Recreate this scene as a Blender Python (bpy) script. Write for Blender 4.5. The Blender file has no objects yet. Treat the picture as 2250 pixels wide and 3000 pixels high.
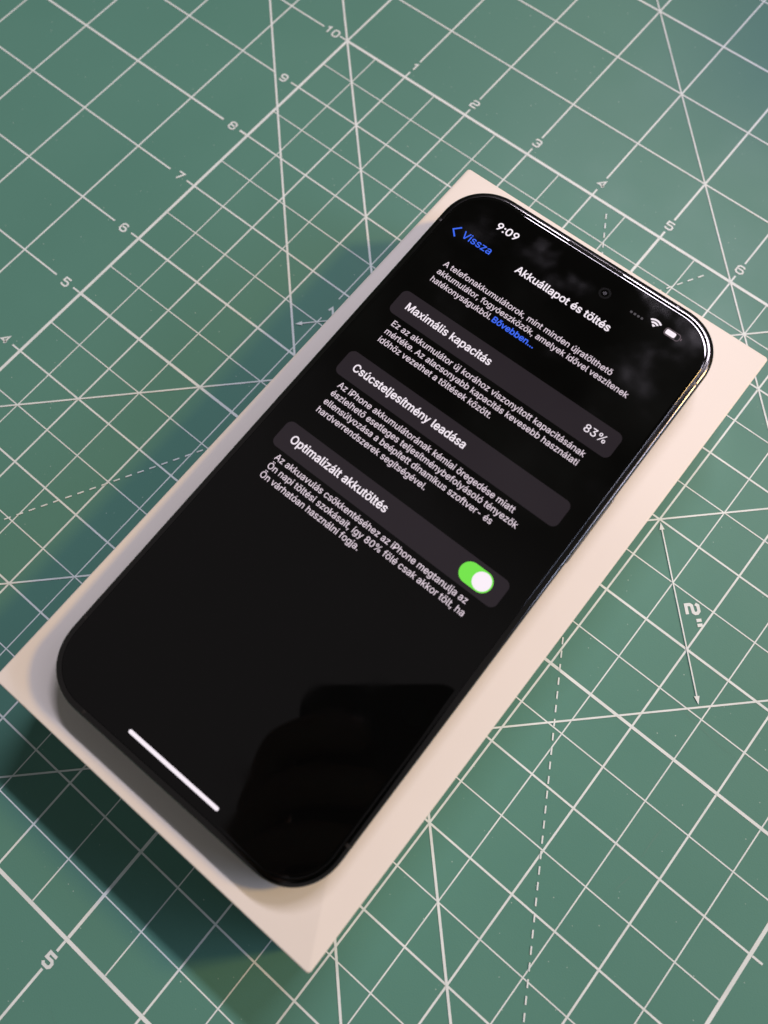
import bpy, bmesh, math, random, os
from mathutils import Vector, Matrix
from mathutils.geometry import tessellate_polygon
random.seed(7)
C = bpy.context.scene.collection
S = 0.254                 # scene units per inch (one unit is 100 mm)
MM = 0.01
# ------------------------------------------------------------------ camera
cam_pos = Vector((6.50854, -6.78855, 8.51382)) * S
right = Vector((0.7708918, 0.6365284, -0.0236117))
up = Vector((-0.6011066, 0.7392548, 0.3036004))
back = Vector((0.2107053, -0.2198499, 0.9525069))
cd = bpy.data.cameras.new('camera')
cam = bpy.data.objects.new('camera', cd); C.objects.link(cam)
cam.matrix_world = Matrix(((right.x, up.x, back.x, cam_pos.x), (right.y, up.y, back.y, cam_pos.y),
                           (right.z, up.z, back.z, cam_pos.z), (0, 0, 0, 1)))
cd.sensor_fit = 'HORIZONTAL'; cd.sensor_width = 36.0
cd.lens = 2386.02 / 2250 * 36.0
cd.clip_start = 0.01; cd.clip_end = 500
cd.dof.use_dof = True
cd.dof.focus_distance = 8.35 * S
cd.dof.aperture_fstop = 1.6
bpy.context.scene.camera = cam
sc = bpy.context.scene
sc.view_settings.view_transform = 'Standard'
sc.view_settings.look = 'None'
sc.view_settings.exposure = 0.0
sc.view_settings.gamma = 1.0
# ------------------------------------------------------------------ room light
world = bpy.data.worlds.new('World'); sc.world = world
world.use_nodes = True
bg = world.node_tree.nodes['Background']
bg.inputs[1].default_value = 0.145
# the room overhead: a plain pale ceiling that gives way to darker, mottled furnishings beyond the desk
nt = world.node_tree
def wn(t, **kw):
    n = nt.nodes.new(t)
    for k, v in kw.items(): setattr(n, k, v)
    return n
wtc = wn('ShaderNodeTexCoord'); wsep = wn('ShaderNodeSeparateXYZ'); nt.links.new(wtc.outputs['Generated'], wsep.inputs[0])
wno = wn('ShaderNodeTexNoise'); wno.inputs['Scale'].default_value = 7.0; wno.inputs['Detail'].default_value = 3.0
nt.links.new(wtc.outputs['Generated'], wno.inputs['Vector'])
wadd = wn('ShaderNodeMath', operation='MULTIPLY_ADD'); nt.links.new(wno.outputs[0], wadd.inputs[0]); wadd.inputs[1].default_value = 0.30
nt.links.new(wsep.outputs['Y'], wadd.inputs[2])
wmr = wn('ShaderNodeMapRange', interpolation_type='SMOOTHSTEP'); nt.links.new(wadd.outputs[0], wmr.inputs['Value'])
wmr.inputs['From Min'].default_value = 0.25; wmr.inputs['From Max'].default_value = 0.50
wmix = wn('ShaderNodeMix', data_type='RGBA'); nt.links.new(wmr.outputs[0], wmix.inputs[0])
wmix.inputs[6].default_value = (1.0, 0.93, 0.95, 1)
wr = nt.nodes.new('ShaderNodeValToRGB'); nt.links.new(wno.outputs[0], wr.inputs[0])
wr.color_ramp.elements[0].position = 0.42; wr.color_ramp.elements[0].color = (0.16, 0.17, 0.13, 1)
wr.color_ramp.elements[1].position = 0.72; wr.color_ramp.elements[1].color = (0.75, 0.75, 0.68, 1)
nt.links.new(wr.outputs[0], wmix.inputs[7])
nt.links.new(wmix.outputs[2], bg.inputs[0])
TARGET = Vector((5, -5, 0)) * S
def lamp(name, slope, dist, size, rad, shape='RECTANGLE', along=None):
    """area lamp in direction (slope_x, slope_y, 1); rad = radiance it gives a white horizontal sheet"""
    d = Vector((slope[0], slope[1], 1.0)); n = d.normalized()
    h = dist
    pos = TARGET + d * h
    ld = bpy.data.lights.new(name, 'AREA')
    ld.shape = shape
    ld.size = size[0] * h
    if shape in ('RECTANGLE', 'ELLIPSE'): ld.size_y = size[1] * h
    r = (d * h).length
    E = max(rad)
    ld.color = tuple(c / E for c in rad)
    ld.energy = E * math.pi ** 2 * r * r / n.z
    o = bpy.data.objects.new(name, ld); C.objects.link(o)
    x = Vector(along) if along else Vector((1, 0, 0))
    z = n; y = z.cross(x).normalized(); x = y.cross(z)
    o.matrix_world = Matrix(((x.x, y.x, z.x, pos.x), (x.y, y.y, z.y, pos.y), (x.z, y.z, z.z, pos.z), (0, 0, 0, 1)))
    return o
lamp('warm_room_lamp', (0.83, 0.85), 16, (0.17, 0.17), (0.30, 0.175, 0.028), 'ELLIPSE')
lamp('cool_tube_lamp', (-0.10, 0.755), 20, (0.5, 0.05), (0.385, 0.345, 0.41))
lamp('second_tube_lamp', (0.80, 0.755), 20, (1.1, 0.05), (0.12, 0.11, 0.135))
lamp('cool_window_lamp', (1.65, 0.98), 14, (1.2, 0.14), (0.085, 0.095, 0.135), 'RECTANGLE', (0.78, -0.40, 0))

# ------------------------------------------------------------------ materials
def mat(name, col, rough=0.5, metal=0.0, emit=None, strength=1.0, spec=0.5, coat=0.0):
    m = bpy.data.materials.new(name); m.use_nodes = True
    b = m.node_tree.nodes['Principled BSDF']
    b.inputs['Base Color'].default_value = (*col, 1)
    b.inputs['Roughness'].default_value = rough
    b.inputs['Metallic'].default_value = metal
    b.inputs['Specular IOR Level'].default_value = spec
    b.inputs['Coat Weight'].default_value = coat
    if emit:
        b.inputs['Emission Color'].default_value = (*emit, 1)
        b.inputs['Emission Strength'].default_value = strength
    return m
def N(m, t, **kw):
    n = m.node_tree.nodes.new(t)
    for k, v in kw.items():
        if hasattr(n, k): setattr(n, k, v)
        else: n.inputs[k.replace('_', ' ')].default_value = v
    return n
def L(m, a, b): m.node_tree.links.new(a, b)
def ramp(m, fac, stops):
    r = m.node_tree.nodes.new('ShaderNodeValToRGB')
    e = r.color_ramp.elements
    while len(e) < len(stops): e.new(0.5)
    for i, (p, c) in enumerate(stops):
        e[i].position = p; e[i].color = (*c, 1) if len(c) == 3 else c
    L(m, fac, r.inputs[0]); return r
# mat vinyl
M_mat = mat('green_mat_vinyl', (0.06, 0.2, 0.15), 0.42, spec=0.22)
m = M_mat; b = m.node_tree.nodes['Principled BSDF']
tc = N(m, 'ShaderNodeTexCoord')
n1 = N(m, 'ShaderNodeTexNoise', Scale=1.3, Detail=4.0)
L(m, tc.outputs['Object'], n1.inputs['Vector'])
r1 = ramp(m, n1.outputs[0], [(0.3, (0.088, 0.240, 0.190)), (0.7, (0.098, 0.260, 0.207))])
v1 = N(m, 'ShaderNodeTexVoronoi', Scale=42.0); L(m, tc.outputs['Object'], v1.inputs['Vector'])
# fine dust specks: a small part of the cells carry a speck
sp = ramp(m, v1.outputs['Distance'], [(0.03, (1, 1, 1)), (0.075, (0, 0, 0))])
sepc = N(m, 'ShaderNodeSeparateColor'); L(m, v1.outputs['Color'], sepc.inputs[0])
gt = N(m, 'ShaderNodeMath', operation='GREATER_THAN'); gt.inputs[1].default_value = 0.45
L(m, sepc.outputs[0], gt.inputs[0])
mu = N(m, 'ShaderNodeMath', operation='MULTIPLY'); L(m, sp.outputs[0], mu.inputs[0]); L(m, gt.outputs[0], mu.inputs[1])
mu2 = N(m, 'ShaderNodeMath', operation='MULTIPLY'); L(m, mu.outputs[0], mu2.inputs[0]); L(m, sepc.outputs[1], mu2.inputs[1])
mix = N(m, 'ShaderNodeMix', data_type='RGBA'); L(m, mu2.outputs[0], mix.inputs[0])
L(m, r1.outputs[0], mix.inputs[6]); mix.inputs[7].default_value = (0.55, 0.68, 0.62, 1)
L(m, mix.outputs[2], b.inputs['Base Color'])
n2 = N(m, 'ShaderNodeTexNoise', Scale=260.0, Detail=2.0); L(m, tc.outputs['Object'], n2.inputs['Vector'])
bp = N(m, 'ShaderNodeBump', Strength=0.12, Distance=0.002); L(m, n2.outputs[0], bp.inputs['Height'])
L(m, bp.outputs[0], b.inputs['Normal'])
n3 = N(m, 'ShaderNodeTexNoise', Scale=3.0, Detail=6.0); L(m, tc.outputs['Object'], n3.inputs['Vector'])
r3 = ramp(m, n3.outputs[0], [(0.3, (0.38,) * 3), (0.7, (0.5,) * 3)]); L(m, r3.outputs[0], b.inputs['Roughness'])
# print ink
M_ink = mat('pale_print_ink', (0.60, 0.66, 0.60), 0.5)
m = M_ink; b = m.node_tree.nodes['Principled BSDF']
tc = N(m, 'ShaderNodeTexCoord'); n1 = N(m, 'ShaderNodeTexNoise', Scale=14.0, Detail=6.0)
L(m, tc.outputs['Object'], n1.inputs['Vector'])
r1 = ramp(m, n1.outputs[0], [(0.3, (0.64, 0.75, 0.74)), (0.62, (0.74, 0.85, 0.84))]); L(m, r1.outputs[0], b.inputs['Base Color'])
M_scratch = mat('rubbed_vinyl', (0.09, 0.24, 0.19), 0.6)
# box paper
M_box = mat('white_coated_card', (0.82, 0.81, 0.80), 0.42)
m = M_box; b = m.node_tree.nodes['Principled BSDF']
tc = N(m, 'ShaderNodeTexCoord'); n1 = N(m, 'ShaderNodeTexNoise', Scale=900.0, Detail=3.0); L(m, tc.outputs['Object'], n1.inputs['Vector'])
n2 = N(m, 'ShaderNodeTexNoise', Scale=2.5, Detail=3.0); L(m, tc.outputs['Object'], n2.inputs['Vector'])
ad = N(m, 'ShaderNodeMath', operation='MULTIPLY_ADD'); L(m, n2.outputs[0], ad.inputs[0]); ad.inputs[1].default_value = 4.0; L(m, n1.outputs[0], ad.inputs[2])
bp = N(m, 'ShaderNodeBump', Strength=0.06, Distance=0.001); L(m, ad.outputs[0], bp.inputs['Height']); L(m, bp.outputs[0], b.inputs['Normal'])
r1 = ramp(m, n2.outputs[0], [(0.3, (0.80, 0.785, 0.71)), (0.7, (0.84, 0.825, 0.745))]); L(m, r1.outputs[0], b.inputs['Base Color'])
M_table = mat('dark_wood_table', (0.12, 0.07, 0.04), 0.5)
m = M_table; b = m.node_tree.nodes['Principled BSDF']
tc = N(m, 'ShaderNodeTexCoord'); mp = N(m, 'ShaderNodeMapping'); mp.inputs['Scale'].default_value = (0.4, 6, 1)
L(m, tc.outputs['Object'], mp.inputs[0]); n1 = N(m, 'ShaderNodeTexNoise', Scale=2.0, Detail=8.0); L(m, mp.outputs[0], n1.inputs['Vector'])
r1 = ramp(m, n1.outputs[0], [(0.3, (0.10, 0.055, 0.03)), (0.7, (0.2, 0.12, 0.07))]); L(m, r1.outputs[0], b.inputs['Base Color'])
# phone
M_steel = mat('polished_black_steel', (0.09, 0.087, 0.085), 0.07, 1.0)
m = M_steel; b = m.node_tree.nodes['Principled BSDF']
tc = N(m, 'ShaderNodeTexCoord'); n1 = N(m, 'ShaderNodeTexNoise', Scale=12.0, Detail=8.0); L(m, tc.outputs['Object'], n1.inputs['Vector'])
r1 = ramp(m, n1.outputs[0], [(0.35, (0.11,) * 3), (0.7, (0.15,) * 3)]); L(m, r1.outputs[0], b.inputs['Roughness'])
M_glass = mat('black_screen_glass', (0.0015, 0.0015, 0.0015), 0.03)
m = M_glass; b = m.node_tree.nodes['Principled BSDF']
tc = N(m, 'ShaderNodeTexCoord'); n1 = N(m, 'ShaderNodeTexNoise', Scale=5.5, Detail=3.0); L(m, tc.outputs['Object'], n1.inputs['Vector'])
r1 = ramp(m, n1.outputs[0], [(0.50, (0.02,) * 3), (0.72, (0.13,) * 3)]); L(m, r1.outputs[0], b.inputs['Roughness'])
M_gasket = mat('black_gasket', (0.01, 0.01, 0.01), 0.35)
M_grille = mat('dark_mesh', (0.002, 0.002, 0.002), 0.6, spec=0.1)
M_antenna = mat('dark_grey_antenna_resin', (0.016, 0.015, 0.014), 0.3)
M_backglass = mat('frosted_black_back_glass', (0.03, 0.03, 0.032), 0.4)
M_lens = mat('camera_lens_glass', (0.004, 0.005, 0.008), 0.02)
M_ring = mat('camera_ring', (0.012, 0.012, 0.013), 0.25)
def lit(name, col, k=1.0): return mat(name, (0.0015,) * 3, 0.04, emit=col, strength=k)
E_white = lit('lit_white', (1.0, 0.90, 0.98), 0.97)
E_body = lit('lit_body_text', (0.93, 0.78, 0.88), 0.86)
E_blue = lit('lit_blue', (0.055, 0.16, 1.0), 0.95)
E_cell = lit('lit_cell_grey', (0.022, 0.0165, 0.021), 1.0)
E_green = lit('lit_green', (0.18, 0.78, 0.075), 1.0)
E_dim = lit('lit_dim_grey', (0.09, 0.08, 0.09), 1.0)
E_outline = lit('lit_outline_grey', (0.16, 0.12, 0.14), 1.0)

# ------------------------------------------------------------------ helpers
def obj(name, verts, faces, m, parent=None, smooth=False, angle=35):
    me = bpy.data.meshes.new(name); me.from_pydata([tuple(v) for v in verts], [], faces)
    me.materials.append(m); me.update()
    if smooth:
        me.shade_smooth() if hasattr(me, 'shade_smooth') else None
        for pl in me.polygons: pl.use_smooth = True
        try: me.set_sharp_from_angle(angle=math.radians(angle))
        except Exception: pass
    o = bpy.data.objects.new(name, me); C.objects.link(o)
    if parent: o.parent = parent
    return o
def empty(name, loc, label, cat, group=None):
    o = bpy.data.objects.new(name, None); C.objects.link(o); o.location = loc
    o['label'] = label; o['category'] = cat
    if group: o['group'] = group
    return o
def rrect(hw, hh, r, z, n=16, cx=0, cy=0, p=2.0):
    out = []
    for qx, qy, a0 in ((1, 1, 0), (-1, 1, 90), (-1, -1, 180), (1, -1, 270)):
        for i in range(n + 1):
            a = math.radians(a0 + 90 * i / n)
            c, s = math.cos(a), math.sin(a)
            k = (abs(c) ** p + abs(s) ** p) ** (-1 / p)
            out.append((cx + qx * (hw - r) + r * c * k, cy + qy * (hh - r) + r * s * k, z))
    return out
def loft(loops, cap0=False, cap1=False, closed=False):
    v = []; f = []; n = len(loops[0])
    for lp in loops: v += lp
    m = len(loops)
    for j in range(m if closed else m - 1):
        a = j * n; b2 = ((j + 1) % m) * n
        for i in range(n):
            k = (i + 1) % n
            f.append((a + i, a + k, b2 + k, b2 + i))
    if cap0: f.append(tuple(reversed(range(n))))
    if cap1: f.append(tuple((m - 1) * n + i for i in range(n)))
    return v, f
def box_mesh(x0, x1, y0, y1, z0, z1):
    v = [(x, y, z) for z in (z0, z1) for x, y in ((x0, y0), (x1, y0), (x1, y1), (x0, y1))]
    f = [(3, 2, 1, 0), (4, 5, 6, 7), (0, 1, 5, 4), (1, 2, 6, 5), (2, 3, 7, 6), (3, 0, 4, 7)]
    return v, f

# ------------------------------------------------------------------ table and cutting mat
tv, tf = box_mesh(-70 * S * .5, 70 * S * .6, -60 * S * .5, 60 * S * .5, -0.33, -0.025)
table = obj('table_top', tv, tf, M_table); table['kind'] = 'structure'
matroot = empty('cutting_mat', (0, 0, 0), 'green self-healing cutting mat printed with a pale inch grid under the white box', 'cutting mat')
lp = [rrect(14 * S, 12 * S, 0.6 * S, z, 10, 4.5 * S, -3.0 * S) for z in (-0.0245, -0.002)]
lp.append(rrect(14 * S - .002, 12 * S - .002, 0.6 * S, 0.0, 10, 4.5 * S, -3.0 * S))
v, f = loft(lp, True, True); obj('mat_sheet', v, f, M_mat, matroot)
U0, U1, V0, V1 = -9.0, 18.0, -8.4, 14.4
def P(u, v, z): return (u * S, -v * S, z)
def seg(u0, v0, u1, v1, w, z, vs, fs):
    d = Vector((u1 - u0, v1 - v0)); d.normalize(); n = Vector((-d.y, d.x)) * w / 2
    i = len(vs)
    vs += [P(u0 - n.x, v0 - n.y, z), P(u1 - n.x, v1 - n.y, z), P(u1 + n.x, v1 + n.y, z), P(u0 + n.x, v0 + n.y, z)]
    fs.append((i + 3, i + 2, i + 1, i))
def pieces(name, segs, w, z):
    for s in segs:
        vs, fs = [], []
        seg(*s, w, z, vs, fs); obj(name, vs, fs, M_ink, matroot)
ZU, ZV, ZD, ZX, ZN = 0.0004, 0.0008, 0.0012, 0.0016, 0.0005
THIN, MED, BOLD, EDGE = 0.0135, 0.0205, 0.032, 0.037
# lines of constant u (run along v) and constant v
for i in range(-8, 18):
    if 0 <= i <= 10:
        if i in (0, 10):
            pieces('grid_line', [(i, 0, i, 10)], EDGE, ZU)
            pieces('grid_line', [(i, V0, i, -0.02), (i, 10.02, i, V1)], 0.028, ZU)
        else:
            w = BOLD if i == 5 else MED
            pieces('grid_line', [(i, 0.02, i, 9.98)], w, ZU)
            w2 = 0.026 if i == 5 else 0.0215
            pieces('grid_line', [(i, V0, i, -0.32), (i, -0.11, i, -0.02)], w2, ZU)
            pieces('grid_line', [(i, 10.02, i, 10.13), (i, 10.32, i, V1)], w2, ZU)
    else:
        pieces('grid_line', [(i, V0, i, V1)], 0.021, ZU)
for i in range(-8, 14):
    if 0 <= i <= 10:
        if i in (0, 10):
            pieces('grid_line', [(0, i, 10, i)], EDGE, ZV)
            pieces('grid_line', [(U0, i, -0.41, i), (-0.13, i, -0.02, i), (10.02, i, U1, i)], 0.021, ZV)
        else:
            w = BOLD if i == 5 else (0.026 if i == 4 else MED)
            pieces('grid_line', [(0.02, i, 9.98, i)], w, ZV)
            w2 = 0.028 if i == 2 else 0.021
            pieces('grid_line', [(U0, i, -0.42, i), (-0.13, i, -0.02, i)], w2, ZV)
            pieces('grid_line', [(10.02, i, 10.13, i), (10.44, i, U1, i)], w2, ZV)
    else:
        pieces('grid_line', [(U0, i, U1, i)], 0.021 if i != -3 else 0.028, ZV)
for k in range(10):
    h = k + 0.5
    if k == 2: pieces('grid_line', [(h, 0.02, h, 3.10), (h, 3.42, h, 9.98)], THIN, ZU)
    else: pieces('grid_line', [(h, 0.02, h, 9.98)], THIN, ZU)
    pieces('grid_line', [(0.02, h, 9.98, h)], THIN, ZV)
# 45 degree lines
r2 = math.sqrt(2)
pieces('diagonal_line', [(-7, -7, 12, 12)], 0.026, ZD)
pieces('diagonal_line', [(-7, -7 + r2, 11, 11 + r2)], 0.026, ZD)
pieces('diagonal_line', [(-1.5, -7.5, 13, 7)], 0.019, ZD)
pieces('diagonal_line', [(-0.8, 7.8, 13, -6)], 0.019, ZX)
pieces('diagonal_line', [(-3, 13, 15, -5)], 0.019, ZX)
pieces('diagonal_line', [(2 * r2, 10, 10, 2 * r2), (10.04, 2 * r2 - .04, 15, 2 * r2 - 5), (-1, 11 + 2 * r2, 2 * r2 - .04, 10.04)], 0.019, ZX)
# dashed 60 degree lines
def dashes(u0, v0, ang, length, phase):
    vs, fs = [], []; per = 0.1392; t = phase
    du, dv = math.cos(ang), -math.sin(ang)
    while t + 0.072 < length:
        seg(u0 + du * t, v0 + dv * t, u0 + du * (t + .074), v0 + dv * (t + .074), 0.0155, 0.0020, vs, fs); t += per
    obj('dashed_line', vs, fs, M_ink, matroot)
dashes(0, 10, math.radians(60), 11.53, 0.055)
dashes(10, 10, math.radians(120), 11.53, 0.055)
# numerals: stroked outlines with squared rounded corners
G = {'0': [[(.25, 0), (.75, 0), (1, .22), (1, .78), (.75, 1), (.25, 1), (0, .78), (0, .22), (.25, 0)]],
     '1': [[(.15, .78), (.6, 1), (.6, 0)]],
     '2': [[(0, .8), (.2, 1), (.8, 1), (1, .84), (1, .66), (.85, .52), (.15, .48), (0, .34), (0, 0), (1, 0)]],
     '3': [[(0, .82), (.2, 1), (.8, 1), (1, .84), (1, .62), (.8, .52), (.35, .52)], [(.8, .52), (1, .4), (1, .16), (.8, 0), (.2, 0), (0, .18)]],
     '4': [[(.78, 0), (.78, 1), (0, .26), (1.02, .26)]],
     '5': [[(1, 1), (.05, 1), (.02, .56), (.8, .58), (1, .44), (1, .16), (.8, 0), (.2, 0), (0, .16)]],
     '6': [[(.95, .86), (.75, 1), (.25, 1), (0, .8), (0, .2), (.25, 0), (.75, 0), (1, .18), (1, .4), (.8, .56), (.03, .56)]],
     '7': [[(0, 1), (1, 1), (.35, 0)]],
     '8': [[(.25, 0), (.75, 0), (1, .16), (1, .4), (.8, .53), (.2, .53), (0, .66), (0, .84), (.22, 1), (.78, 1), (1, .84), (1, .66), (.8, .53)], [(.2, .53), (0, .4), (0, .16), (.25, 0)]],
     '9': [[(.05, .14), (.25, 0), (.75, 0), (1, .2), (1, .8), (.75, 1), (.25, 1), (0, .82), (0, .6), (.2, .44), (.97, .44)]],
     '"': [[(.1, 1.05), (.1, .62)], [(.62, 1.05), (.62, .62)]]}
ADV = {'1': 1.0, '"': .7}
def numeral(txt, u, v, h, wd, st, rot=0.0):
    """centred at (u, v); reads along +u, top toward -v; rot turns it clockwise in degrees"""
    tot = sum(ADV.get(c, 1) for c in txt) * wd + (len(txt) - 1) * st * 1.9
    vs, fs = [], []; x = -tot / 2; cr, sr = math.cos(math.radians(-rot)), math.sin(math.radians(-rot))
    lay = 0
    for c in txt:
        for line in G[c]:
            pts = [Vector((x + a * wd, (b_ - .5) * h)) for a, b_ in line]
            nrm = []
            closed = (pts[0] - pts[-1]).length < 1e-6
            n = len(pts)
            for i in range(n):
                p0 = pts[i - 1] if i > 0 else (pts[-2] if closed else None)
                p1 = pts[i + 1] if i < n - 1 else (pts[1] if closed else None)
                d0 = (pts[i] - p0).normalized() if p0 is not None else None
                d1 = (p1 - pts[i]).normalized() if p1 is not None else None
                if d0 is None: d0 = d1
                if d1 is None: d1 = d0
                nn = Vector((-(d0 + d1).y, (d0 + d1).x)).normalized()
                k = 1 / max(0.45, nn.dot(Vector((-d1.y, d1.x))))
                nrm.append(nn * k * st / 2)
            base = len(vs); z = 0.0009 + lay * 0.0002; lay += 1
            for pnt, nv in zip(pts, nrm):
                for q in (pnt - nv, pnt + nv):
                    vs.append(((u + q.x * cr - q.y * sr) * S, (-v + q.x * sr + q.y * cr) * S, z))
            for i in range(n - 1):
                a = base + 2 * i
                fs.append((a, a + 2, a + 3, a + 1))
        x += ADV.get(c, 1) * wd + st * 1.9
    return obj('numeral', vs, fs, M_ink, matroot)
for k in range(0, 10):
    t = str(10 - k)
    numeral(t, -0.265 + (0.01 if t != '10' else 0.0), k, 0.105, 0.085, 0.022)
for k in range(1, 10):
    numeral(str(k), k, -0.215, 0.105, 0.088, 0.021)
    numeral(str(k), k, 10.228, 0.112, 0.088, 0.031)
    numeral(str(10 - k), 10.285, k, 0.105, 0.088, 0.023)
numeral('2"', 7.86, 3.655, 0.125, 0.10, 0.034, 45)
numeral('1', 2.555, 3.29, 0.12, 0.10, 0.026, -45)
# double-headed arrows that mark the widths
def arrow(u0, v0, u1, v1, w, hd, hw):
    d = Vector((u1 - u0, v1 - v0)).normalized(); n = Vector((-d.y, d.x)); vs, fs = [], []
    a = Vector((u0, v0)); b2 = Vector((u1, v1))
    q0 = a + d * hd; q1 = b2 - d * hd
    seg(q0.x, q0.y, q1.x, q1.y, w, 0.0024, vs, fs)
    for tip, q in ((a, q0), (b2, q1)):
        i = len(vs)
        for pt in (tip, q + n * hw, q - n * hw): vs.append(P(pt.x, pt.y, 0.0024))
        fs.append((i, i + 1, i + 2) if tip is a else (i, i + 2, i + 1))
    obj('arrow', vs, fs, M_ink, matroot)
arrow(7.025, 3.025, 8.395, 4.395, 0.0145, 0.085, 0.028)
arrow(2.315, 3.685, 2.98, 3.02, 0.0145, 0.085, 0.028)
# knife marks rubbed pale on the lower right of the mat
def scratch(pts, w):
    vs, fs = [], []
    for i, (u, v_) in enumerate(pts):
        j = min(i + 1, len(pts) - 1); k = max(i - 1, 0)
        d = Vector((pts[j][0] - pts[k][0], pts[j][1] - pts[k][1])).normalized()
        ww = w * math.sin(math.pi * (i + .3) / (len(pts) - .4))
        vs += [P(u + d.y * ww, v_ - d.x * ww, 0.0003), P(u - d.y * ww, v_ + d.x * ww, 0.0003)]
        if i: fs.append((2 * i - 2, 2 * i - 1, 2 * i + 1, 2 * i))
    obj('scratch', vs, fs, M_scratch, matroot)

scratch([(8.24, 4.50), (8.28, 4.525), (8.39, 4.55), (8.51, 4.562), (8.64, 4.585), (8.79, 4.60), (8.96, 4.60)], 0.005)
scratch([(8.765, 5.60), (8.76, 5.70), (8.757, 5.80), (8.76, 5.95)], 0.007)
scratch([(8.775, 6.15), (8.75, 6.25), (8.73, 6.34)], 0.007)
scratch([(5.3, 10.5), (5.42, 10.55), (5.5, 10.62)], 0.004)
scratch([(7.9, 8.6), (8.0, 8.72), (8.05, 8.9)], 0.004)
# ------------------------------------------------------------------ box
BH = 1.183
yaw = math.radians(0.52)
bx = empty('phone_box', (5.0 * S, -4.985 * S, 0.0016), 'white rectangular card phone box lying flat on the green mat under the phone', 'box')
bx.rotation_euler.z = yaw
hw, hl = 94.9 / 2 * MM, 178.6 / 2 * MM
rc = 0.9 * MM
def shell(z0, z1, inset, top=True):
    e = 0.45 * MM
    ls = [rrect(hw - inset, hl - inset, rc, z0, 6)]
    ls.append(rrect(hw - inset, hl - inset, rc, z1 - e, 6))
    for i in range(1, 5):
        a = math.pi / 2 * i / 4
        ls.append(rrect(hw - inset - e * (1 - math.cos(a)), hl - inset - e * (1 - math.cos(a)), rc, z1 - e * (1 - math.sin(a)), 6))
    return loft(ls, True, True)
v, f = shell(3.2 * MM, BH * S, 0.0); lid = obj('lid', v, f, M_box, bx, True, 50)
v, f = shell(0.0, 3.0 * MM, 0.05 * MM); obj('base_tray', v, f, M_box, bx, True, 50)

# ------------------------------------------------------------------ phone
pyaw, pitch = 0.017468, 0.019614
phone = empty('smartphone', (0, 0, 0), 'black smartphone face up on the white box, its lit screen showing battery settings', 'smartphone')
ex = Vector((math.cos(pyaw), math.sin(pyaw), 0))
ey = Vector((-math.sin(pyaw) * math.cos(pitch), math.cos(pyaw) * math.cos(pitch), math.sin(pitch)))
ez = ex.cross(ey)
pc = Vector((4.98344, -4.98631, 1.55470)) * S
phone.matrix_world = Matrix(((ex.x, ey.x, ez.x, pc.x), (ex.y, ey.y, ez.y, pc.y), (ex.z, ey.z, ez.z, pc.z), (0, 0, 0, 1)))
SY = 1.00699
HW, HL, RC = 38.8, 80.35 * SY, 13.2
PW = 2.15
def ring(d, z, n=40): return rrect((HW - d) * MM, (HL - d) * MM, max(RC - d, .5) * MM, z * MM, n, 0, 0, PW)
TH = 7.85
prof = [(1.64, -0.75), (1.64, -0.065), (1.0, -0.07), (0.66, -0.16), (0.38, -0.32), (0.18, -0.56), (0.05, -0.86), (0.0, -1.2),
        (0.0, -3.9), (0.0, -TH + 1.2), (0.05, -TH + .86), (0.18, -TH + .56), (0.38, -TH + .32), (0.8, -TH + .12), (1.5, -TH + .05)]
v, f = loft([ring(d, z) for d, z in prof]); frame = obj('frame', [tuple(q) for q in v], [tuple(reversed(q)) for q in f], M_steel, phone, True, 60)
v, f = loft([ring(1.5, -TH + .06), ring(1.55, -TH), ring(3, -TH)], False, True)
f = [tuple(reversed(q)) for q in f]; obj('back_glass', v, f, M_backglass, phone)
gp = [(1.70, -0.5), (1.70, -0.16), (1.78, -0.04), (1.95, 0.02), (2.2, 0.05), (2.6, 0.06)]
v, f = loft([ring(d, z, 40) for d, z in gp], False, True); glass = obj('front_glass', v, [tuple(reversed(q)) for q in f[:-1]] + [f[-1]], M_glass, phone, True, 60)
v, f = loft([ring(1.62, -0.35), ring(1.70, -0.35)]); obj('gasket', v, f, M_gasket, phone)
# fix winding everywhere
def fixn(o):
    bm = bmesh.new(); bm.from_mesh(o.data); bmesh.ops.recalc_face_normals(bm, faces=bm.faces); bm.to_mesh(o.data); bm.free()
for o in (frame, glass, lid): fixn(o)
# earpiece slot in the top rim, with its recessed mesh
def slab(name, x0, x1, y0, y1, z0, z1, r, m, par):
    cx, cy = (x0 + x1) / 2, (y0 + y1) / 2
    ls = [rrect((x1 - x0) / 2 * MM, (y1 - y0) / 2 * MM, r * MM, z * MM, 6, cx * MM, cy * MM) for z in (z0, z1)]
    v, f = loft(ls, True, True); return obj(name, v, f, m, par)
slab('earpiece', -8.3, 8.3, HL - 2.55, HL - 1.52, -0.4, 0.066, 0.5, M_grille, phone)
# side and volume buttons
def button(side, y0, y1):
    x = side * HW
    ls = []
    for dx, g in ((-0.5, 0), (0.06, 0), (0.16, .12), (0.19, .3)):
        lp = rrect((y1 - y0) / 2 * MM - g * MM, (1.35 - g) * MM, (1.3 - g) * MM, 0, 8)
        ls.append([((x + side * dx) * MM, (y0 + y1) / 2 * MM + a, b_ - 3.9 * MM) for a, b_, _ in lp])
    v, f = loft(ls, True, True); o = obj('side_button', v, f, M_steel, phone, True, 50); fixn(o)
button(1, 11.6, 31.2); button(-1, 25, 35.5); button(-1, 10, 20.5)
button(-1, 44, 48.5)
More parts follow.
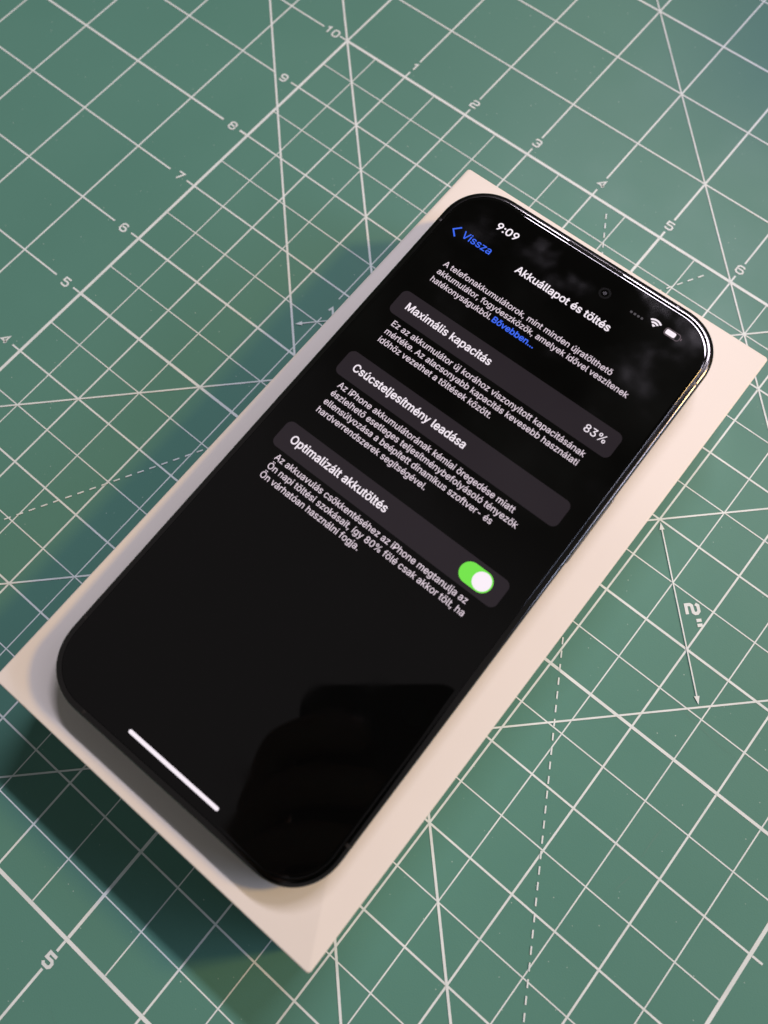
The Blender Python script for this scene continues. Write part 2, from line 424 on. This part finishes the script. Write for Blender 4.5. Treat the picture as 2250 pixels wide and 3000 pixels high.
# antenna bands: thin resin strips let into the frame
def band(kind, s, c):
    pts = [(1.5, -0.095), (1.36, -0.055), (1.0, -0.065), (0.66, -0.155), (0.38, -0.315), (0.18, -0.555), (0.05, -0.86), (0.0, -1.2), (0.0, -TH + 1.2), (.05, -TH + .86), (.38, -TH + .32)]
    vs = []
    for d, z in pts:
        for e in (-.35, .35):
            if kind == 'x': vs.append((s * (HW - d + .012) * MM, (c + e) * MM, (z + .012) * MM))
            else: vs.append(((c + e) * MM, s * (HL - d + .012) * MM, (z + .012) * MM))
    fs = [(2 * i, 2 * i + 1, 2 * i + 3, 2 * i + 2) for i in range(len(pts) - 1)]
    o = obj('antenna_band', vs, fs, M_antenna, phone); 
for a in (('x', 1, 64.9), ('x', -1, 64.9), ('x', 1, -64.9), ('x', -1, -64.9), ('y', 1, 23.5), ('y', -1, -23.5)): band(*a)
# rear camera block under the top end, on which the phone tilts
slab('rear_camera_block', 0.5, 36, 40, 77, -TH - 1.7, -TH + .02, 9, M_backglass, phone)
for cx_, cy_ in ((27, 68), (27, 49.5), (10, 58.5)):
    ls = [[(cx_ * MM + math.cos(t * math.pi / 14) * 7.2 * MM, cy_ * MM + math.sin(t * math.pi / 14) * 7.2 * MM, z * MM) for t in range(28)] for z in (-TH - 3.15, -TH - 1.6)]
    v, f = loft(ls, True, True); obj('rear_lens', v, f, M_steel, phone)

# ------------------------------------------------------------------ screen content (all flush, lit, lying on the glass)
ZG = 0.06 * MM
screen = obj('screen', *(lambda r: (r, [tuple(range(len(r)))]))(rrect(35.6 * MM, 77.2 * SY * MM, 9.1 * MM, ZG + 0.00006, 16, 0, 0, 2.2)), M_glass, phone)
PT = 0.16565
def S2(x, y, lay): return ((x - 215) * PT * MM, (466 - y) * PT * SY * MM, ZG + 0.00012 + lay * 0.00006)
def flat(name, loops, m, lay):
    vs, fs = [], []
    for lp in loops:
        i = len(vs); vs += [S2(x, y, lay) for x, y in lp]; fs.append(tuple(range(i, i + len(lp))))
    o = obj(name, vs, fs, m, screen)
    bm = bmesh.new(); bm.from_mesh(o.data)
    for fc in bm.faces:
        if fc.normal.z < 0: fc.normal_flip()
    bm.to_mesh(o.data); bm.free()
    return o
def rr(x0, y0, x1, y1, r, n=10):
    return [(a, b_) for a, b_, _ in rrect((x1 - x0) / 2, (y1 - y0) / 2, r, 0, n, (x0 + x1) / 2, (y0 + y1) / 2)]
font = None
try:
    font = bpy.data.fonts.load(os.path.join(bpy.utils.system_resource('DATAFILES', path='fonts'), 'Inter.woff2'))
except Exception: font = None
def glyphs(s, size):
    """outline the text and fill every contour with its own holes (the font's contours overlap)"""
    cu = bpy.data.curves.new('t', 'FONT'); cu.body = s; cu.size = size; cu.fill_mode = 'NONE'; cu.resolution_u = 3
    if font: cu.font = font
    to = bpy.data.objects.new('t', cu); C.objects.link(to); bpy.context.view_layer.update()
    me = bpy.data.meshes.new_from_object(to.evaluated_get(bpy.context.evaluated_depsgraph_get())); bpy.data.objects.remove(to)
    nx = {}
    for e in me.edges:
        p, q = e.vertices; nx.setdefault(p, []).append(q); nx.setdefault(q, []).append(p)
    seen = set(); loops = []
    for v in range(len(me.vertices)):
        if v in seen or v not in nx: continue
        lp = [v]; seen.add(v); cur = v
        while True:
            n = [q for q in nx[cur] if q not in seen]
            if not n: break
            cur = min(n) if len(lp) == 1 else n[0]; seen.add(cur); lp.append(cur)
        loops.append([me.vertices[q].co.copy() for q in lp])
    A = [sum(l[i - 1].x * l[i].y - l[i].x * l[i - 1].y for i in range(len(l))) / 2 for l in loops]
    sign = 1 if A[max(range(len(A)), key=lambda i: abs(A[i]))] > 0 else -1
    def inside(p, l):
        c = False
        for i in range(len(l)):
            q, w = l[i - 1], l[i]
            if (q.y > p.y) != (w.y > p.y) and p.x < (w.x - q.x) * (p.y - q.y) / (w.y - q.y) + q.x: c = not c
        return c
    vs, fs = [], []
    outs = [i for i in range(len(loops)) if A[i] * sign > 0]; holes = [i for i in range(len(loops)) if A[i] * sign <= 0]
    for k, i in enumerate(outs):
        grp = [loops[i]] + [loops[h] for h in holes if inside(loops[h][0], loops[i])]
        tr = tessellate_polygon(grp); base = len(vs)
        for g in grp: vs += [(q.x, q.y, k % 3) for q in g]
        fs += [tuple(base + t for t in tri) for tri in tr]
    return vs, fs
def text(name, s, x0, x1, y, size, m, weight=0.0, lay=1):
    gv, gf = glyphs(s, 1.0)
    xs = [q[0] for q in gv]; a, b_ = min(xs), max(xs); k = (x1 - x0) / (b_ - a); ky = 0.725 * size / CAP
    d = weight * 0.11
    sh = [(0, 0)] if weight < .1 else [(-d, 0), (d, 0), (0, d), (0, -d)]
    vs, fs = [], []
    for i, (dx, dy) in enumerate(sh):
        nb = len(vs)
        for q in gv:
            c_ = S2(x0 + (q[0] - a) * k + dx, y - q[1] * ky + dy, lay)
            vs.append((c_[0], c_[1], c_[2] + i * 0.000006 + q[2] * 0.0000015))
        fs += [tuple(nb + t for t in pg) for pg in gf]
    me = bpy.data.meshes.new(name); me.from_pydata(vs, [], fs); me.materials.append(m)
    bm = bmesh.new(); bm.from_mesh(me)
    for fc in bm.faces:
        if fc.normal.z < 0: fc.normal_flip()
    bm.to_mesh(me); bm.free()
    o = bpy.data.objects.new(name, me); C.objects.link(o); o.parent = screen
    return o, k
def cap_height():
    cu = bpy.data.curves.new('t', 'FONT'); cu.body = 'H'; cu.size = 1.0
    if font: cu.font = font
    to = bpy.data.objects.new('t', cu); C.objects.link(to); bpy.context.view_layer.update()
    me = bpy.data.meshes.new_from_object(to.evaluated_get(bpy.context.evaluated_depsgraph_get()))
    h = max(q.co.y for q in me.vertices); C.objects.unlink(to); bpy.data.objects.remove(to); return h
CAP = cap_height()
W = []
def T(*a, **k):
    o, s = text(*a, **k); W.append((a[1][:12], round(s, 3)))
T('clock_text', '9:09', 64.5, 102.0, 39.6, 17.5, E_white, 4.0)
T('back_label', 'Vissza', 31.5, 84.0, 83.2, 17.2, E_blue, 1.8)
flat('back_chevron', [[(22.6, 68.6), (12.4, 79.0), (15.6, 79.0), (24.4, 70.3)], [(12.4, 79.0), (22.6, 89.4), (24.4, 87.7), (15.6, 79.0)]], E_blue, 1)
T('title_text', 'Akkuállapot és töltés', 131.8, 298.4, 83.4, 17.2, E_white, 3.4)
D = []
def body(s, x0, x1, y): T('body_text', s, x0, x1, y, 13.3, E_body, 0.7)
body('A telefonakkumulátorok, mint minden újratölthető', 40, 341, 139.2)
body('akkumulátor, fogyóeszközök, amelyek idővel veszítenek', 40, 378.5, 155.2)
body('hatékonyságukból.', 40, 150.5, 171.2)
T('link_text', 'Bővebben...', 154.0, 227.5, 171.2, 13.3, E_blue, 3.0)
flat('settings_row', [rr(20, 204.5, 410, 248.5, 10)], E_cell, 0)
T('row_text', 'Maximális kapacitás', 40.0, 193.5, 231.5, 17.2, E_white, 3.0)
T('row_value', '83%', 357.5, 392.5, 231.5, 16.8, E_white, 0.6)
body('Ez az akkumulátor új korához viszonyított kapacitásának', 40.5, 381.5, 265.2)
body('mértéke. Az alacsonyabb kapacitás kevesebb használati', 40.5, 380.5, 281.2)
body('időhöz vezethet a töltések között.', 40.5, 244.0, 297.2)
flat('settings_row', [rr(20, 329.5, 410, 373.5, 10)], E_cell, 0)
T('row_text', 'Csúcsteljesítmény leadása', 40.5, 241.5, 356.5, 17.2, E_white, 3.0)
body('Az iPhone akkumulátorának kémiai öregedése miatt', 40.5, 352.0, 389.8)
body('észlelhető esetleges teljesítménybefolyásoló tényezők', 40.5, 368.0, 405.6)
body('ellensúlyozása a beépített dinamikus szoftver- és', 40.5, 337.0, 421.6)
body('hardverrendszerek segítségével.', 40.5, 236.0, 437.6)
flat('settings_row', [rr(20, 469.5, 410, 513.5, 10)], E_cell, 0)
T('row_text', 'Optimalizált akkutöltés', 41.0, 213.0, 496.5, 17.2, E_white, 3.0)
body('Az akkuavulás csökkentéséhez az iPhone megtanulja az', 40.5, 376.5, 529.3)
body('Ön napi töltési szokásait, így 80% fölé csak akkor tölt, ha', 40.5, 383.0, 545.2)
body('Ön várhatóan használni fogja.', 40.5, 217.0, 561.2)
flat('toggle_track', [rr(341, 476, 391.5, 507, 15.4, 14)], E_green, 1)
flat('toggle_knob', [rr(362.3, 478, 389.4, 505, 13.4, 14)], E_white, 2)
flat('home_bar', [rr(136, 921.2, 291, 926.4, 2.55)], E_white, 1)
# status icons
def ringpts(cx, cy, r0, r1, a0, a1, n=14):
    o1 = [(cx + r1 * math.cos(math.radians(a0 + (a1 - a0) * i / n)), cy - r1 * math.sin(math.radians(a0 + (a1 - a0) * i / n))) for i in range(n + 1)]
    o0 = [(cx + r0 * math.cos(math.radians(a0 + (a1 - a0) * i / n)), cy - r0 * math.sin(math.radians(a0 + (a1 - a0) * i / n))) for i in range(n + 1)]
    return o1, o0
def strip(name, parts, m, lay):
    vs, fs = [], []
    for o1, o0 in parts:
        i = len(vs); n = len(o1); closed = False
        vs += [S2(x, y, lay) for x, y in o1] + [S2(x, y, lay) for x, y in o0]
        for k in range(n - 1): fs.append((i + k, i + k + 1, i + n + k + 1, i + n + k))
    o = obj(name, vs, fs, m, screen)
    bm = bmesh.new(); bm.from_mesh(o.data)
    for fc in bm.faces:
        if fc.normal.z < 0: fc.normal_flip()
    bm.to_mesh(o.data); bm.free()
    return o
wx, wy = 345.6, 37.6
strip('wifi_icon', [ringpts(wx, wy, 0.2, 4.2, 45, 135), ringpts(wx, wy, 6.0, 9.0, 46, 134), ringpts(wx, wy, 10.8, 13.8, 46, 134)], E_white, 1)
for dx in (307.8, 313.9, 320.0, 326.0): flat('signal_dot', [rr(dx - 2, 33.6, dx + 2, 37.6, 1.98, 4)], E_dim, 1)
bo, bi = rr(362.5, 24.8, 387.8, 37.6, 4.4, 8), rr(363.6, 25.9, 386.7, 36.5, 3.4, 8)
strip('battery_outline', [(bo + bo[:1], bi + bi[:1])], E_outline, 1)
flat('battery_fill', [rr(364.6, 26.9, 380.4, 35.5, 2.5, 6)], E_white, 1)
flat('battery_cap', [rr(389.0, 29.0, 390.6, 33.4, 0.8, 3)], E_outline, 1)
# front camera seen faintly inside the black screen
def disc(name, cx, cy, r0, r1, m, lay):
    a, b_ = ringpts(cx, cy, r0, r1, 0, 360, 32); return strip(name, [(a, b_)], m, lay)
M_camring = mat('front_camera_ring', (0.006, 0.0065, 0.007), 0.05)
disc('camera_ring', 259.8, 33.2, 6.2, 9.4, M_camring, 0)
M_camlens = mat('front_camera_lens', (0.003, 0.003, 0.005), 0.1)
disc('camera_lens', 259.8, 33.2, 0.05, 3.0, M_camlens, 0)
# ------------------------------------------------------------------ what the screen mirrors: the phone that takes the picture, and the hand that holds it
camM = cam.matrix_world.copy()
M_dark = mat('black_phone_back', (0.012, 0.012, 0.013), 0.45)
held = empty('held_phone', (0, 0, 0), 'dark phone held above the desk with its back to the white box', 'smartphone'); held.matrix_world = camM
ls = [rrect(35.75 * MM, 73.4 * MM, 11 * MM, z * MM, 10, -14.5 * MM, -40.4 * MM) for z in (1.5, 9.2)]
v, f = loft(ls, True, True); obj('body', v, f, M_dark, held)
for lx, ly in ((0, 19), (-20, 10), (-20, 22)):
    ls = [[((lx + 6 * math.cos(t * math.pi / 12)) * MM, (ly + 6 * math.sin(t * math.pi / 12)) * MM, z * MM) for t in range(24)] for z in (0.4, 1.6)]
    v, f = loft(ls, True, True); obj('camera_ring', v, f, M_lens, held)
M_skin = mat('skin', (0.2, 0.115, 0.085), 0.5)
M_cloth = mat('dark_grey_sleeve', (0.02, 0.02, 0.022), 0.9)
person = empty('person', (0, 0, 0), 'person holding the dark phone above the desk, in a dark grey long sleeve', 'person'); person.matrix_world = camM
pts, edges, rad = [], [], []
def chain(start, seq):
    prev = start
    for x, y, z, r_ in seq:
        pts.append((x * MM, y * MM, z * MM)); rad.append(r_ * MM)
        if prev is not None: edges.append((prev, len(pts) - 1))
        prev = len(pts) - 1
    return prev
wrist = chain(None, [(-100, -118, 34, 27), (-92, -92, 30, 24)])
palm = chain(wrist, [(-80, -64, 24, 22), (-71, -38, 19, 18)])
k_mid = 2
chain(palm, [(-64, -10, 14, 11), (-58, 6, 3, 9.5), (-42, 8, -8, 9), (-25, 7, -9, 8.3), (-18, 6.5, -8, 7)])
chain(palm, [(-64, -24, 13, 11), (-57, -14, 2, 9.8), (-38, -13, -9, 9.2), (-18, -15, -9, 8.5), (-10, -15.5, -8, 7.2)])
chain(k_mid, [(-67, -44, 14, 13), (-58, -36, 2, 9.5), (-40, -35, -9, 9), (-22, -37, -9, 8.2), (-14, -37.5, -8, 7)])
chain(k_mid, [(-69, -66, 16, 12), (-59, -58, 3, 8.6), (-44, -56, -8, 8), (-30, -57, -8, 7.3), (-24, -57.5, -7, 6.2)])
chain(k_mid, [(-66, -56, 34, 13), (-52, -40, 30, 11), (-36, -30, 22, 9.8), (-24, -25, 18, 8.5)])
me = bpy.data.meshes.new('hand'); me.from_pydata(pts, edges, []); hand = bpy.data.objects.new('hand', me); C.objects.link(hand); hand.parent = person
sm = hand.modifiers.new('Skin', 'SKIN'); sm.use_smooth_shade = True
for i, r_ in enumerate(rad):
    hand.data.skin_vertices[0].data[i].radius = (r_, r_ * 0.92); hand.data.skin_vertices[0].data[i].use_root = (i == 0)
hand.modifiers.new('Subdivision', 'SUBSURF').levels = 1; hand.modifiers['Subdivision'].render_levels = 2
me.materials.append(M_skin)
ls = []
a0, a1 = Vector((-97, -108, 33)), Vector((-190, -330, 60))
ax = (a1 - a0).normalized(); sx = ax.cross(Vector((0, 0, 1))).normalized(); sy_ = sx.cross(ax)
for t in range(13):
    c_ = a0.lerp(a1, t / 12); R_ = (30 + 16 * t / 12 + 1.6 * math.sin(t * 2.3))
    ls.append([tuple((c_ + sx * R_ * math.cos(k * math.pi / 14) * (1 + .03 * math.sin(k * 3 + t)) + sy_ * R_ * math.sin(k * math.pi / 14)) * MM) for k in range(28)])
v, f = loft(ls, False, True); obj('sleeve', v, f, M_cloth, person, True, 80)
# unseen blocker of invented shape, added to shade the far corner of the mat
M_blocker = mat('dark_glazed_blocker', (0.03, 0.035, 0.05), 0.3)
vz = obj('shade_blocker', *loft([[((r_ * math.cos(k * math.pi / 20)) * S, (r_ * math.sin(k * math.pi / 20)) * S, h_ * S) for k in range(40)]
     for r_, h_ in ((1.3, 0.0), (1.6, .15), (2.2, 2), (2.5, 4.5), (2.2, 7), (1.4, 8.6), (1.2, 9.2), (1.45, 9.8), (1.35, 9.8), (1.05, 9.2), (1.2, 8.6))], True, False), M_blocker, None, True, 60)
vz.location = (13.2 * S, 10.8 * S, -0.0249); vz['label'] = 'tall dark glazed blocker added out of view beyond the mat edge to shade its far corner'; vz['category'] = 'shade_blocker'
